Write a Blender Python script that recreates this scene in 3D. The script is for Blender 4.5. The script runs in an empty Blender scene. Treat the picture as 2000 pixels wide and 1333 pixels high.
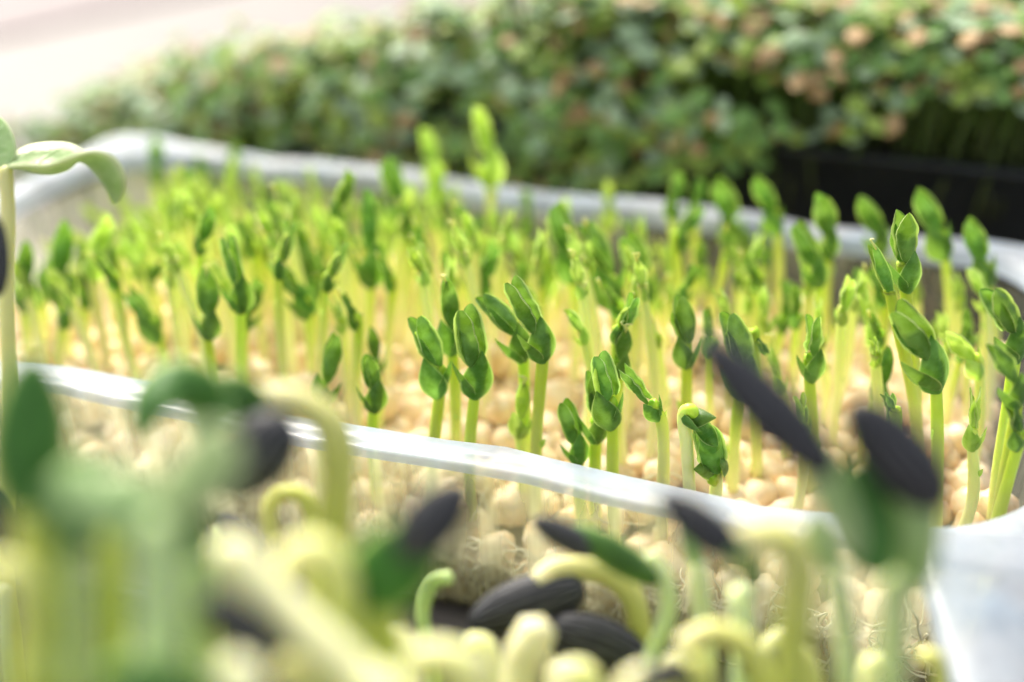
import bpy, math, random
from mathutils import Vector, Matrix, noise

random.seed(7)
MM = 0.001
sc = bpy.context.scene
col = sc.collection

# ------------------------------------------------------------------ camera
PITCH = math.radians(26.5)
CAM = Vector((0, 0, 194.5))            # millimetres
FOCUS = 281.0
FPX = 2000 * 50 / 36
cd = bpy.data.cameras.new('camera')
cam = bpy.data.objects.new('camera', cd); col.objects.link(cam)
cam.location = CAM * MM
cam.rotation_euler = (math.pi / 2 - PITCH, 0, 0)
cd.lens = 50; cd.sensor_width = 36
cd.clip_start = 0.004; cd.clip_end = 50
cd.dof.use_dof = True
cd.dof.focus_distance = FOCUS * MM
cd.dof.aperture_fstop = 4.5
cd.dof.aperture_blades = 0
sc.camera = cam

# ------------------------------------------------------------------ light
SUN_EL, SUN_AZ = math.radians(48), math.radians(-28)     # azimuth from +Y, negative = left
w = bpy.data.worlds.new('World'); sc.world = w; w.use_nodes = True
nt = w.node_tree; nt.nodes.clear()
sky = nt.nodes.new('ShaderNodeTexSky'); sky.sky_type = 'NISHITA'; sky.sun_disc = False
sky.sun_elevation = SUN_EL; sky.sun_rotation = SUN_AZ
sky.air_density = 1.0; sky.dust_density = 4.0; sky.ozone_density = 0.6
bg = nt.nodes.new('ShaderNodeBackground'); bg.inputs[1].default_value = 0.15
wo = nt.nodes.new('ShaderNodeOutputWorld')
hz = nt.nodes.new('ShaderNodeHueSaturation'); hz.inputs['Saturation'].default_value = .35      # thin overcast: a greyer sky
nt.links.new(sky.outputs[0], hz.inputs['Color']); nt.links.new(hz.outputs[0], bg.inputs[0]); nt.links.new(bg.outputs[0], wo.inputs[0])
sd = bpy.data.lights.new('sun', 'SUN'); sd.energy = 2.4; sd.angle = math.radians(14); sd.color = (1.0, 0.92, 0.78)
sun = bpy.data.objects.new('sun', sd); col.objects.link(sun)
sdir = Vector((math.sin(SUN_AZ) * math.cos(SUN_EL), math.cos(SUN_AZ) * math.cos(SUN_EL), math.sin(SUN_EL)))
sun.rotation_euler = sdir.to_track_quat('Z', 'Y').to_euler()
sun.location = sdir * 2
vs = sc.view_settings
vs.view_transform = 'Standard'; vs.look = 'None'; vs.gamma = 1; vs.use_curve_mapping = False
vs.exposure = 1.15
sc.cycles.use_denoising = True; sc.cycles.use_adaptive_sampling = True; sc.cycles.adaptive_threshold = .02
sc.cycles.transparent_max_bounces = 16
sc.cycles.max_bounces = 7
sc.cycles.caustics_reflective = False; sc.cycles.caustics_refractive = False
sc.cycles.sample_clamp_indirect = 6

# ------------------------------------------------------------------ geometry of the view -> world (mm)
FW = Vector((0, math.cos(PITCH), -math.sin(PITCH)))
UP = Vector((0, math.sin(PITCH), math.cos(PITCH)))
RT = Vector((1, 0, 0))
def ray(u, v): return FW + RT * ((u - 1000) / FPX) + UP * ((666.5 - v) / FPX)
def D(u, v, d): return CAM + ray(u, v) * d                       # at optical depth d
def PZ(u, v, z): r = ray(u, v); return CAM + r * ((z - CAM.z) / r.z)
def QY(u, v, y): r = ray(u, v); return CAM + r * ((y - CAM.y) / r.y)
ANG = math.radians(-19.8)
E1 = Vector((math.cos(ANG), math.sin(ANG), 0)); E2 = Vector((-math.sin(ANG), math.cos(ANG), 0))
def AB(a, b, z=0): return E1 * a + E2 * b + Vector((0, 0, z))    # tray frame -> world
def ab(p): return p.dot(E1), p.dot(E2)

# ------------------------------------------------------------------ helpers
def tag(o, label=None, cat=None, group=None, kind=None):
    if label: o['label'] = label
    if cat: o['category'] = cat
    if group: o['group'] = group
    if kind: o['kind'] = kind
    return o
def empty(name, loc):
    o = bpy.data.objects.new(name, None); col.objects.link(o); o.location = loc * MM
    o.empty_display_size = 0.005
    return o
class MB:
    def __init__(self): self.v = []; self.f = []; self.c = []; self.mi = []
    def add(self, v, f, c=None, m=0):
        n = len(self.v); self.v += [tuple(x) for x in v]; self.f += [tuple(i + n for i in q) for q in f]
        self.c += c if c else [(0, 0, 0)] * len(v); self.mi += [m] * len(f)
        return self
    def mesh(self, name, mats, origin=Vector((0, 0, 0)), smooth=True):
        me = bpy.data.meshes.new(name)
        me.from_pydata([((x - origin.x) * MM, (y - origin.y) * MM, (z - origin.z) * MM) for x, y, z in self.v], [], self.f)
        at = me.color_attributes.new('fx', 'FLOAT_COLOR', 'POINT')
        fl = []
        for c in self.c: fl += [c[0], c[1], c[2], 1]
        at.data.foreach_set('color', fl)
        for m in (mats if isinstance(mats, (list, tuple)) else [mats]): me.materials.append(m)
        me.polygons.foreach_set('material_index', self.mi)
        me.polygons.foreach_set('use_smooth', [smooth] * len(me.polygons))
        me.update()
        return me
    def build(self, name, mats, parent=None, origin=None, smooth=True):
        og = origin if origin is not None else Vector((0, 0, 0))
        o = bpy.data.objects.new(name, self.mesh(name, mats, og, smooth)); col.objects.link(o)
        if parent is not None: o.parent = parent
        elif origin is not None: o.location = origin * MM
        return o
def frames(pts):
    """parallel transport frames along a polyline"""
    T = []
    for i in range(len(pts)):
        a = pts[max(0, i - 1)]; b = pts[min(len(pts) - 1, i + 1)]
        T.append((b - a).normalized())
    n = Vector((1, 0, 0)) if abs(T[0].x) < .8 else Vector((0, 1, 0))
    out = []
    for t in T:
        n = (n - t * n.dot(t)).normalized()
        out.append((t, n, t.cross(n)))
    return out
def spline(P, n=6):
    """catmull-rom through the points"""
    if len(P) < 3: 
        return [P[0].lerp(P[-1], i / n) for i in range(n + 1)]
    Q = [P[0] * 2 - P[1]] + list(P) + [P[-1] * 2 - P[-2]]
    out = []
    for i in range(1, len(Q) - 2):
        p0, p1, p2, p3 = Q[i - 1:i + 3]
        for k in range(n):
            t = k / n
            out.append(((p1 * 2) + (p2 - p0) * t + (p0 * 2 - p1 * 5 + p2 * 4 - p3) * t * t + (p1 * 3 - p0 - p2 * 3 + p3) * t ** 3) * .5)
    out.append(P[-1].copy())
    return out
def tube(mb, pts, rad, ns=8, c0=0., c1=1., rnd=0., m=0, cap=True, flat=1.0):
    fr = frames(pts); n = len(pts); V = []; Cc = []; F = []
    for i, p in enumerate(pts):
        t, a, b = fr[i]; r = rad(i / (n - 1)) if callable(rad) else rad
        for k in range(ns):
            th = 2 * math.pi * k / ns
            V.append(p + (a * math.cos(th) + b * math.sin(th) * flat) * r); Cc.append((c0 + (c1 - c0) * i / (n - 1), 0, rnd))
    for i in range(n - 1):
        for k in range(ns):
            F.append((i * ns + k, i * ns + (k + 1) % ns, (i + 1) * ns + (k + 1) % ns, (i + 1) * ns + k))
    if cap:
        for end in (0, n - 1):
            t = fr[end][0] * (-1 if end == 0 else 1)
            r = rad(end / (n - 1)) if callable(rad) else rad
            V.append(pts[end] + t * r * .55); Cc.append((c0 if end == 0 else c1, 0, rnd)); ci = len(V) - 1
            for k in range(ns):
                q = (end * ns + k, end * ns + (k + 1) % ns, ci)
                F.append(q if end else q[::-1])
    mb.add(V, F, Cc, m)
def prof(s, k=0.85, e=0.7): return max(0., math.sin(math.pi * min(1, max(0, s)) ** k)) ** e
def blade(mb, M, L, W, cup=.9, bend=0., k=.85, e=.7, nl=12, nw=8, rnd=0., point=0., wav=0., thick=0., curl=0., m=0, crinkle=0.):
    """leaf blade: x along, y across, +z the back; margins turn towards -z"""
    V = []; Cc = []
    def grid(off, sgn):
        for i in range(nl + 1):
            s = i / nl; ss = .012 + s * .976
            pw = prof(ss, k, e) * (1 - point * s ** 3)
            hw = W / 2 * pw
            if abs(bend) > 1e-4:
                R = L / bend; x0 = R * math.sin(bend * s); z0 = -R * (1 - math.cos(bend * s)); tx, tz = math.sin(bend * s), math.cos(bend * s)
            else: x0, z0, tx, tz = L * s, 0, 0, 1
            for j in range(nw + 1):
                q = -1 + 2 * j / nw
                c = max(cup, .02); R2 = hw / c
                y = R2 * math.sin(q * c); dz = -R2 * (1 - math.cos(q * c))
                if curl: dz += curl * hw * max(0, abs(q) - .72) ** 1.5 * 4
                if crinkle: dz += crinkle * (noise.noise(Vector((s * L * .45 + rnd * 50, y * .6, rnd * 9))) + .5 * noise.noise(Vector((s * L * 1.1 + rnd * 50, y * 1.2, 5)))) * pw
                dz += wav * math.sin(s * 9 + q * 2 + rnd * 20) * abs(q)
                dz += off * (1 - .75 * q * q) * pw ** .5
                V.append(M @ Vector((x0 + tx * dz, y, z0 + tz * dz)))
                Cc.append((s, abs(q) ** 3, rnd))
    nn = nw + 1
    if thick:
        grid(thick / 2, 1); grid(-thick / 2, -1)
        F = [(i * nn + j, (i + 1) * nn + j, (i + 1) * nn + j + 1, i * nn + j + 1) for i in range(nl) for j in range(nw)]
        o = (nl + 1) * nn
        F += [tuple(x + o for x in q[::-1]) for q in F]
        for i in range(nl):
            a, b = i * nn, (i + 1) * nn; F.append((a, a + o, b + o, b)); a += nw; b += nw; F.append((a, b, b + o, a + o))
        for j in range(nw):
            F.append((j, j + 1, j + 1 + o, j + o)); a = nl * nn + j; F.append((a, a + o, a + 1 + o, a + 1))
    else:
        grid(0, 1)
        F = [(i * nn + j, (i + 1) * nn + j, (i + 1) * nn + j + 1, i * nn + j + 1) for i in range(nl) for j in range(nw)]
    mb.add(V, F, Cc, m)
def frame_to(base, direction, face, roll=0.):
    """matrix: x = direction, z = component of face across it, rolled"""
    x = direction.normalized(); z = face - x * face.dot(x)
    if z.length < 1e-4: z = Vector((0, 0, 1)) - x * x.z
    z.normalize(); y = z.cross(x)
    M = Matrix((x, y, z)).transposed().to_4x4(); M.translation = base
    return M @ Matrix.Rotation(roll, 4, 'X')

# ------------------------------------------------------------------ materials
def new_mat(name):
    m = bpy.data.materials.new(name); m.use_nodes = True; n = m.node_tree; n.nodes.clear()
    out = n.nodes.new('ShaderNodeOutputMaterial')
    return m, n, out
def N(n, t, **kw):
    x = n.nodes.new(t)
    for k, v in kw.items(): setattr(x, k, v)
    return x
def ramp(n, fac, stops):
    r = n.nodes.new('ShaderNodeValToRGB'); e = r.color_ramp.elements
    while len(e) < len(stops): e.new(.5)
    for i, (p, c) in enumerate(stops): e[i].position = p; e[i].color = (*c, 1)
    n.links.new(fac, r.inputs[0]); return r.outputs[0]
def mixc(n, fac, a, b, mode='MIX'):
    x = n.nodes.new('ShaderNodeMix'); x.data_type = 'RGBA'; x.blend_type = mode
    for s, v in ((0, fac), (6, a), (7, b)):
        if hasattr(v, 'is_output'): n.links.new(v, x.inputs[s])
        elif s == 0: x.inputs[0].default_value = v
        else: x.inputs[s].default_value = (*v, 1)
    return x.outputs[2]
def math_(n, op, a, b=None):
    x = n.nodes.new('ShaderNodeMath'); x.operation = op
    for i, v in enumerate((a, b)):
        if v is None: continue
        if hasattr(v, 'is_output'): n.links.new(v, x.inputs[i])
        else: x.inputs[i].default_value = v
    return x.outputs[0]
def fx(n):
    a = N(n, 'ShaderNodeAttribute', attribute_name='fx'); s = N(n, 'ShaderNodeSeparateColor'); n.links.new(a.outputs[0], s.inputs[0])
    return s.outputs
def noise_(n, scale, detail=3, co='Object', rough=.55):
    t = N(n, 'ShaderNodeTexCoord'); x = N(n, 'ShaderNodeTexNoise'); x.inputs['Scale'].default_value = scale; x.inputs['Detail'].default_value = detail
    x.inputs['Roughness'].default_value = rough
    n.links.new(t.outputs[co], x.inputs[0]); return x.outputs[0]
def bump(n, h, strength, dist):
    b = N(n, 'ShaderNodeBump'); b.inputs['Strength'].default_value = strength; b.inputs['Distance'].default_value = dist
    n.links.new(h, b.inputs['Height']); return b.outputs[0]
def leaf_mat(name, dark, light, edge, trans, tfac=.35, rough=.42, vein=.25, spec=.45):
    m, n, out = new_mat(name); r, g, b = fx(n)[:3]
    oi = N(n, 'ShaderNodeObjectInfo')
    c = mixc(n, ramp(n, noise_(n, 260, 4), [(.38, (0, 0, 0)), (.64, (1, 1, 1))]), dark, light)
    # side veins: fine lighter lines running out from the midrib
    vv = math_(n, 'SINE', math_(n, 'MULTIPLY', math_(n, 'SUBTRACT', r, math_(n, 'MULTIPLY', g, .25)), 44.))
    vv = ramp(n, vv, [(.80, (0, 0, 0)), (1., (1, 1, 1))])
    c = mixc(n, math_(n, 'MULTIPLY', vv, vein * .35), c, light)
    c = mixc(n, ramp(n, g, [(.45, (0, 0, 0)), (.92, (1, 1, 1))]), c, edge)
    hs = N(n, 'ShaderNodeHueSaturation'); n.links.new(c, hs.inputs['Color'])
    n.links.new(math_(n, 'ADD', .488, math_(n, 'MULTIPLY', oi.outputs['Random'], .024)), hs.inputs['Hue'])
    n.links.new(math_(n, 'ADD', .8, math_(n, 'MULTIPLY', oi.outputs['Random'], .4)), hs.inputs['Value'])
    p = N(n, 'ShaderNodeBsdfPrincipled'); n.links.new(hs.outputs[0], p.inputs['Base Color'])
    p.inputs['Roughness'].default_value = rough; p.inputs['Specular IOR Level'].default_value = spec
    p.inputs['Sheen Weight'].default_value = .2; p.inputs['Sheen Roughness'].default_value = .45; p.inputs['Sheen Tint'].default_value = (.85, .95, .75, 1)
    nm = bump(n, math_(n, 'ADD', noise_(n, 900, 3), math_(n, 'MULTIPLY', vv, .5)), .5, .00025); n.links.new(nm, p.inputs['Normal'])
    t = N(n, 'ShaderNodeBsdfTranslucent'); tc = mixc(n, .35, hs.outputs[0], trans); n.links.new(tc, t.inputs[0])
    mx = N(n, 'ShaderNodeMixShader'); mx.inputs[0].default_value = tfac
    n.links.new(p.outputs[0], mx.inputs[1]); n.links.new(t.outputs[0], mx.inputs[2]); n.links.new(mx.outputs[0], out.inputs[0])
    return m
def stem_mat(name, stops, sss=.55, scale=.0025, rough=.38, radius=(1., .85, .25), spec=.3):
    m, n, out = new_mat(name); r, g, b = fx(n)[:3]
    oi = N(n, 'ShaderNodeObjectInfo')
    c = ramp(n, math_(n, 'ADD', r, math_(n, 'MULTIPLY', math_(n, 'SUBTRACT', noise_(n, 120, 3), .5), .22)), stops)
    hs = N(n, 'ShaderNodeHueSaturation'); n.links.new(c, hs.inputs['Color'])
    n.links.new(math_(n, 'ADD', .49, math_(n, 'MULTIPLY', oi.outputs['Random'], .02)), hs.inputs['Hue'])
    n.links.new(math_(n, 'ADD', .85, math_(n, 'MULTIPLY', oi.outputs['Random'], .3)), hs.inputs['Value'])
    p = N(n, 'ShaderNodeBsdfPrincipled'); n.links.new(hs.outputs[0], p.inputs['Base Color'])
    p.inputs['Roughness'].default_value = rough; p.inputs['Specular IOR Level'].default_value = spec
    p.inputs['Subsurface Weight'].default_value = sss; p.inputs['Subsurface Radius'].default_value = radius; p.inputs['Subsurface Scale'].default_value = scale
    n.links.new(bump(n, noise_(n, 700, 3), .25, .0002), p.inputs['Normal'])
    n.links.new(p.outputs[0], out.inputs[0])
    return m

PEA_LEAF = leaf_mat('pea_leaf', (.048, .165, .010), (.17, .35, .075), (.54, .68, .22), (.45, .70, .04), tfac=.42)
PEA_YOUNG = leaf_mat('pea_young_leaf', (.30, .50, .05), (.50, .66, .18), (.74, .82, .42), (.66, .82, .06), tfac=.5)
PEA_STEM = stem_mat('pea_stem', [(0., (.90, .86, .58)), (.30, (.82, .83, .34)), (.62, (.58, .71, .07)), (1., (.28, .52, .02))], radius=(.8, 1., .35))
TENDRIL = stem_mat('pea_tendril', [(0., (.55, .62, .12)), (1., (.72, .72, .34))], scale=.0008)
SUN_STEM = stem_mat('sunflower_stem', [(0., (.34, .42, .05)), (.45, (.48, .54, .10)), (.8, (.70, .70, .28)), (1., (.80, .77, .44))], scale=.003, rough=.5)
SUN_PALE = stem_mat('sunflower_pale_stem', [(0., (.46, .54, .10)), (.5, (.74, .74, .34)), (1., (.84, .81, .50))], scale=.003, rough=.5)
SUN_GREEN = stem_mat('sunflower_green_stem', [(0., (.30, .42, .10)), (.6, (.46, .58, .26)), (1., (.62, .70, .40))], scale=.003, rough=.5)
SUN_LEAF = leaf_mat('sunflower_leaf', (.038, .125, .012), (.066, .19, .022), (.32, .46, .10), (.28, .55, .02), tfac=.18, rough=.45, vein=.15, spec=.35)
SUN_LEAF_PALE = leaf_mat('sunflower_pale_leaf', (.30, .46, .16), (.46, .60, .28), (.72, .78, .46), (.55, .70, .15), tfac=.35, rough=.4, vein=.25)

def hull_mat():
    m, n, out = new_mat('sunflower_hull'); r, g, b = fx(n)[:3]
    st = ramp(n, math_(n, 'SINE', math_(n, 'MULTIPLY', g, 50.)), [(.45, (.009, .0095, .012)), (.95, (.16, .16, .17))])
    c = mixc(n, ramp(n, noise_(n, 300, 4), [(.4, (0, 0, 0)), (.75, (.5, .5, .5))]), st, (.012, .012, .014))
    p = N(n, 'ShaderNodeBsdfPrincipled'); n.links.new(c, p.inputs['Base Color']); p.inputs['Roughness'].default_value = .5; p.inputs['Specular IOR Level'].default_value = .25
    n.links.new(bump(n, noise_(n, 500, 3), .4, .0003), p.inputs['Normal'])
    n.links.new(p.outputs[0], out.inputs[0]); return m
HULL = hull_mat()
def seed_mat():
    m, n, out = new_mat('pea_seed'); oi = N(n, 'ShaderNodeObjectInfo')
    c = ramp(n, noise_(n, 160, 4), [(.3, (.66, .42, .17)), (.48, (.84, .65, .40)), (.7, (.90, .76, .56))])
    c = mixc(n, math_(n, 'MULTIPLY', oi.outputs['Random'], .55), c, (.86, .70, .50))
    p = N(n, 'ShaderNodeBsdfPrincipled'); n.links.new(c, p.inputs['Base Color']); p.inputs['Roughness'].default_value = .5
    p.inputs['Subsurface Weight'].default_value = .35; p.inputs['Subsurface Radius'].default_value = (1, .6, .3); p.inputs['Subsurface Scale'].default_value = .002
    n.links.new(bump(n, noise_(n, 400, 4), .4, .0004), p.inputs['Normal'])
    n.links.new(p.outputs[0], out.inputs[0]); return m
SEED = seed_mat()
def plain(name, c1, c2, scale, rough=.6, bs=.4, bd=.0004, spec=.4, detail=5, lo=.35, hi=.7):
    m, n, out = new_mat(name); nz = noise_(n, scale, detail)
    c = ramp(n, nz, [(lo, c1), (hi, c2)])
    p = N(n, 'ShaderNodeBsdfPrincipled'); n.links.new(c, p.inputs['Base Color']); p.inputs['Roughness'].default_value = rough; p.inputs['Specular IOR Level'].default_value = spec
    n.links.new(bump(n, nz, bs, bd), p.inputs['Normal']); n.links.new(p.outputs[0], out.inputs[0]); return m
SOIL = plain('soil', (.012, .009, .006), (.07, .05, .03), 420, rough=.9, bs=1, bd=.0015)
COIR = plain('coir', (.34, .27, .13), (.74, .64, .40), 300, rough=.9, bs=1, bd=.001)
ROOT = plain('root', (.66, .58, .36), (.82, .76, .56), 200, rough=.6)
BLACKP = plain('black_plastic', (.009, .011, .013), (.018, .021, .024), 60, rough=.55, bs=.1)
BOARD = plain('pale_board', (.150, .128, .113), (.175, .152, .136), 22, rough=.55, bs=.15)
BOARD_PINK = plain('pink_board', (.125, .093, .092), (.15, .113, .112), 18, rough=.6, bs=.15)
TEAL = plain('teal_plastic', (.01, .08, .11), (.015, .11, .14), 40, rough=.4)
BROWN = plain('brown_seed_coat', (.27, .16, .06), (.44, .31, .16), 300, rough=.7)

def frosted(nm='frosted_rim', k=1., tr0=.12, tr1=.48):
    m, n, out = new_mat(nm)
    c = ramp(n, noise_(n, 55, 3), [(.35, (.62 * k, .74 * k, .88 * k)), (.65, (.86 * k, .89 * k, .95 * k))])
    d = N(n, 'ShaderNodeBsdfPrincipled'); n.links.new(c, d.inputs['Base Color']); d.inputs['Roughness'].default_value = .28; d.inputs['Specular IOR Level'].default_value = .6
    n.links.new(bump(n, noise_(n, 70, 2), .35, .0012), d.inputs['Normal'])
    t = N(n, 'ShaderNodeBsdfTranslucent'); t.inputs[0].default_value = (.85 * k, .90 * k, .95 * k, 1)
    a = N(n, 'ShaderNodeMixShader'); a.inputs[0].default_value = .35; n.links.new(d.outputs[0], a.inputs[1]); n.links.new(t.outputs[0], a.inputs[2])
    tr = N(n, 'ShaderNodeBsdfTransparent'); tr.inputs[0].default_value = (.95, .97, .98, 1)
    b = N(n, 'ShaderNodeMixShader'); n.links.new(ramp(n, noise_(n, 90, 2), [(.3, (tr0,) * 3), (.7, (tr1,) * 3)]), b.inputs[0])
    n.links.new(a.outputs[0], b.inputs[1]); n.links.new(tr.outputs[0], b.inputs[2]); n.links.new(b.outputs[0], out.inputs[0]); return m
def clear():
    m, n, out = new_mat('clear_plastic')
    tr = N(n, 'ShaderNodeBsdfTransparent'); tr.inputs[0].default_value = (.94, .96, .95, 1)
    gl = N(n, 'ShaderNodeBsdfGlossy'); gl.inputs['Roughness'].default_value = .12
    t = N(n, 'ShaderNodeTexCoord'); mp = N(n, 'ShaderNodeMapping'); mp.inputs['Rotation'].default_value = (0, 0, -ANG); mp.inputs['Scale'].default_value = (260, 260, 9)
    n.links.new(t.outputs['Object'], mp.inputs[0]); nz = N(n, 'ShaderNodeTexNoise'); nz.inputs['Scale'].default_value = 1; n.links.new(mp.outputs[0], nz.inputs[0])
    bp = bump(n, nz.outputs[0], .25, .0003); n.links.new(bp, gl.inputs['Normal'])
    lw = N(n, 'ShaderNodeLayerWeight'); lw.inputs[0].default_value = .5; n.links.new(bp, lw.inputs['Normal'])
    frs = math_(n, 'ADD', .06, math_(n, 'MULTIPLY', math_(n, 'POWER', lw.outputs['Facing'], 4.), .8))
    a = N(n, 'ShaderNodeMixShader'); n.links.new(frs, a.inputs[0]); n.links.new(tr.outputs[0], a.inputs[1]); n.links.new(gl.outputs[0], a.inputs[2])
    df = N(n, 'ShaderNodeBsdfTranslucent'); df.inputs[0].default_value = (.90, .89, .64, 1)
    b = N(n, 'ShaderNodeMixShader'); n.links.new(ramp(n, nz.outputs[0], [(.34, (.18, .18, .18)), (.74, (.50, .50, .50))]), b.inputs[0])
    n.links.new(a.outputs[0], b.inputs[1]); n.links.new(df.outputs[0], b.inputs[2]); n.links.new(b.outputs[0], out.inputs[0]); return m
FROST = frosted(k=.84, tr0=.12, tr1=.5); FROST_TAB = frosted('frosted_tab', .60, .3, .65); CLEAR = clear()

# ------------------------------------------------------------------ table
tbl = empty('table_top', Vector((0, 500, 0))); tag(tbl, kind='structure')
d1 = (PZ(330, 0, 0) - PZ(0, 75, 0)).normalized(); d2 = Vector((-d1.y, d1.x, 0))
og = PZ(0, 75, 0)
def board(lo, hi, mat):
    mb = MB(); L0, L1 = -1500, 2200; e = 2.0
    top = [(L0, lo, 0), (L1, lo, 0), (L1, hi, 0), (L0, hi, 0)]
    ins = [(L0 + e, lo + e, 0), (L1 - e, lo + e, 0), (L1 - e, hi - e, 0), (L0 + e, hi - e, 0)]
    V = []
    for z, ring in ((-18, top), (-e, top), (0, ins)):
        for a, b, _ in ring: V.append(og + d1 * a + d2 * b + Vector((0, 0, z)))
    F = [(8, 9, 10, 11), (3, 2, 1, 0)]
    for r in (0, 4):
        for k in range(4): F.append((r + k, r + (k + 1) % 4, r + 4 + (k + 1) % 4, r + 4 + k))
    mb.add(V, F); o = mb.build('board', mat, tbl, origin=Vector((0, 500, 0)), smooth=False)
board(4, 420, BOARD_PINK)
for k in range(3): board(-4 - 420 * (k + 1) + 4, -4 - 420 * k if k else -4, BOARD)

# ------------------------------------------------------------------ trays
def rrect(a0, a1, b0, b1, r, z, nc=8, ne=18):
    out = []
    for (ca, cb, t0), (pa, pb) in zip(((a1 - r, b0 + r, -90), (a1 - r, b1 - r, 0), (a0 + r, b1 - r, 90), (a0 + r, b0 + r, 180)), ((1, 0), (0, 1), (-1, 0), (0, -1))):
        arc = [(ca + r * math.cos(math.radians(t0 + 90 * i / nc)), cb + r * math.sin(math.radians(t0 + 90 * i / nc))) for i in range(nc + 1)]
        out.append(arc)
    pts = []
    for i in range(4):
        pts += out[i]; a = out[i][-1]; b = out[(i + 1) % 4][0]
        pts += [(a[0] + (b[0] - a[0]) * k / ne, a[1] + (b[1] - a[1]) * k / ne) for k in range(1, ne)]
    return [(x, y, z) for x, y in pts]
def bridge(loops, warp=None, close=None):
    mb = MB(); n = len(loops[0]); V = []
    for lp in loops:
        for a, b, z in lp: V.append(AB(a, b, z + (warp(a, b) if warp else 0)))
    F = []
    for r in range(len(loops) - 1):
        for k in range(n): F.append((r * n + k, r * n + (k + 1) % n, (r + 1) * n + (k + 1) % n, (r + 1) * n + k))
    if close == 'last': F.append(tuple(range((len(loops) - 1) * n, len(loops) * n)))
    mb.add(V, F); return mb
A0, A1, B0, B1 = -268, 27, 218, 370
RIMZ = 50; SEEDZ = 30
def bedz(b):
    t = min(1, max(0, (b - (B0 + 17)) / 30)); return SEEDZ - 7.5 * (1 - t * t * (3 - 2 * t))
def rwarp(a, b):
    return .9 * math.sin(a * .07 + 1) + .35 * math.sin(a * .19 + b * .02) + .3 * math.sin(b * .11 + a * .03)
pea_tray = empty('clear_tray', AB(-124, 298, 0))
tag(pea_tray, 'clear plastic tray with pale frosted rim full of sprouting peas', 'tray')
PO = AB(-124, 298, 0)
bridge([rrect(A0 - .3, A1 + .3, B0 - .3, B1 + .3, 12, RIMZ - 1.9), rrect(A0, A1, B0, B1, 12, RIMZ - .5), rrect(A0 + .8, A1 - .8, B0 + .8, B1 - .8, 12, RIMZ),
        rrect(A0 + 3, A1 - 3, B0 + 3, B1 - 3, 16, RIMZ - .15), rrect(A0 + 4, A1 - 4, B0 + 4, B1 - 4, 20, RIMZ - .6), rrect(A0 + 5, A1 - 5, B0 + 5, B1 - 5, 22, RIMZ - .1), rrect(A0 + 8, A1 - 8, B0 + 8, B1 - 8, 26, RIMZ + .2),
        rrect(A0 + 8.8, A1 - 8.8, B0 + 8.8, B1 - 8.8, 27, RIMZ - .8), rrect(A0 + 10.6, A1 - 10.6, B0 + 10.6, B1 - 10.6, 27, RIMZ - 4)], rwarp).build('rim', FROST, pea_tray, PO)
bridge([rrect(A0 + 10.6, A1 - 10.6, B0 + 10.6, B1 - 10.6, 27, RIMZ - 4.1), rrect(A0 + 12.5, A1 - 12.5, B0 + 12.5, B1 - 12.5, 26, RIMZ - 20),
        rrect(A0 + 15, A1 - 15, B0 + 15, B1 - 15, 25, 6), rrect(A0 + 18, A1 - 18, B0 + 18, B1 - 18, 23, 2)], lambda a, b: .2 * math.sin(a * .1)).build('wall', CLEAR, pea_tray, PO)
bridge([rrect(A0 + 18, A1 - 18, B0 + 18, B1 - 18, 23, 2.0), rrect(A0 + 26, A1 - 26, B0 + 26, B1 - 26, 18, 1.2)], None, 'last').build('base', CLEAR, pea_tray, PO)
# growing medium in the tray
IN = 16.6
def mwarp(a, b): return noise.noise(Vector((a * .12, b * .12, 3))) * 1.6
gm = bridge([rrect(A0 + 19, A1 - 19, B0 + 19, B1 - 19, 22, 3), rrect(A0 + IN, A1 - IN, B0 + IN, B1 - IN, 24, 6), rrect(A0 + IN, A1 - IN, B0 + IN, B1 - IN, 24, 9),
             rrect(A0 + 40, A1 - 40, B0 + 40, B1 - 40, 20, 17)], mwarp, 'last').build('growing_medium', COIR)
tag(gm, 'pale fibrous growing mat under the sprouting peas', 'growing mat', kind='stuff')

# ------------------------------------------------------------------ pea seeds
def pea_mesh(i):
    mb = MB(); nu, nv = 14, 9; V = []; F = []
    rs = [1, 1, 1]; rs[i % 3] = .9
    for a in range(nv + 1):
        th = math.pi * a / nv
        for b in range(nu):
            ph = 2 * math.pi * b / nu
            d = Vector((math.sin(th) * math.cos(ph), math.sin(th) * math.sin(ph), math.cos(th)))
            r = 4.6 * (1 + .24 * noise.noise(d * 1.6 + Vector((i * 7, 0, 0))) + (.08 * noise.noise(d * 4 + Vector((i * 3, 5, 0)))))
            r *= 1 - .16 * math.exp(-((d.x - .75) ** 2 + (d.y) ** 2 * 6) * 5)          # groove at the eye
            V.append(Vector((d.x * rs[0], d.y * rs[1], d.z * rs[2])) * r)
    for a in range(nv):
        for b in range(nu): F.append((a * nu + b, (a + 1) * nu + b, (a + 1) * nu + (b + 1) % nu, a * nu + (b + 1) % nu))
    mb.add(V, F); return mb
PEAM = [pea_mesh(i) for i in range(6)]
peame = [m.mesh('pea_seed', SEED) for m in PEAM]
spots = []
a = A0 + 21
row = 0
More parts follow.
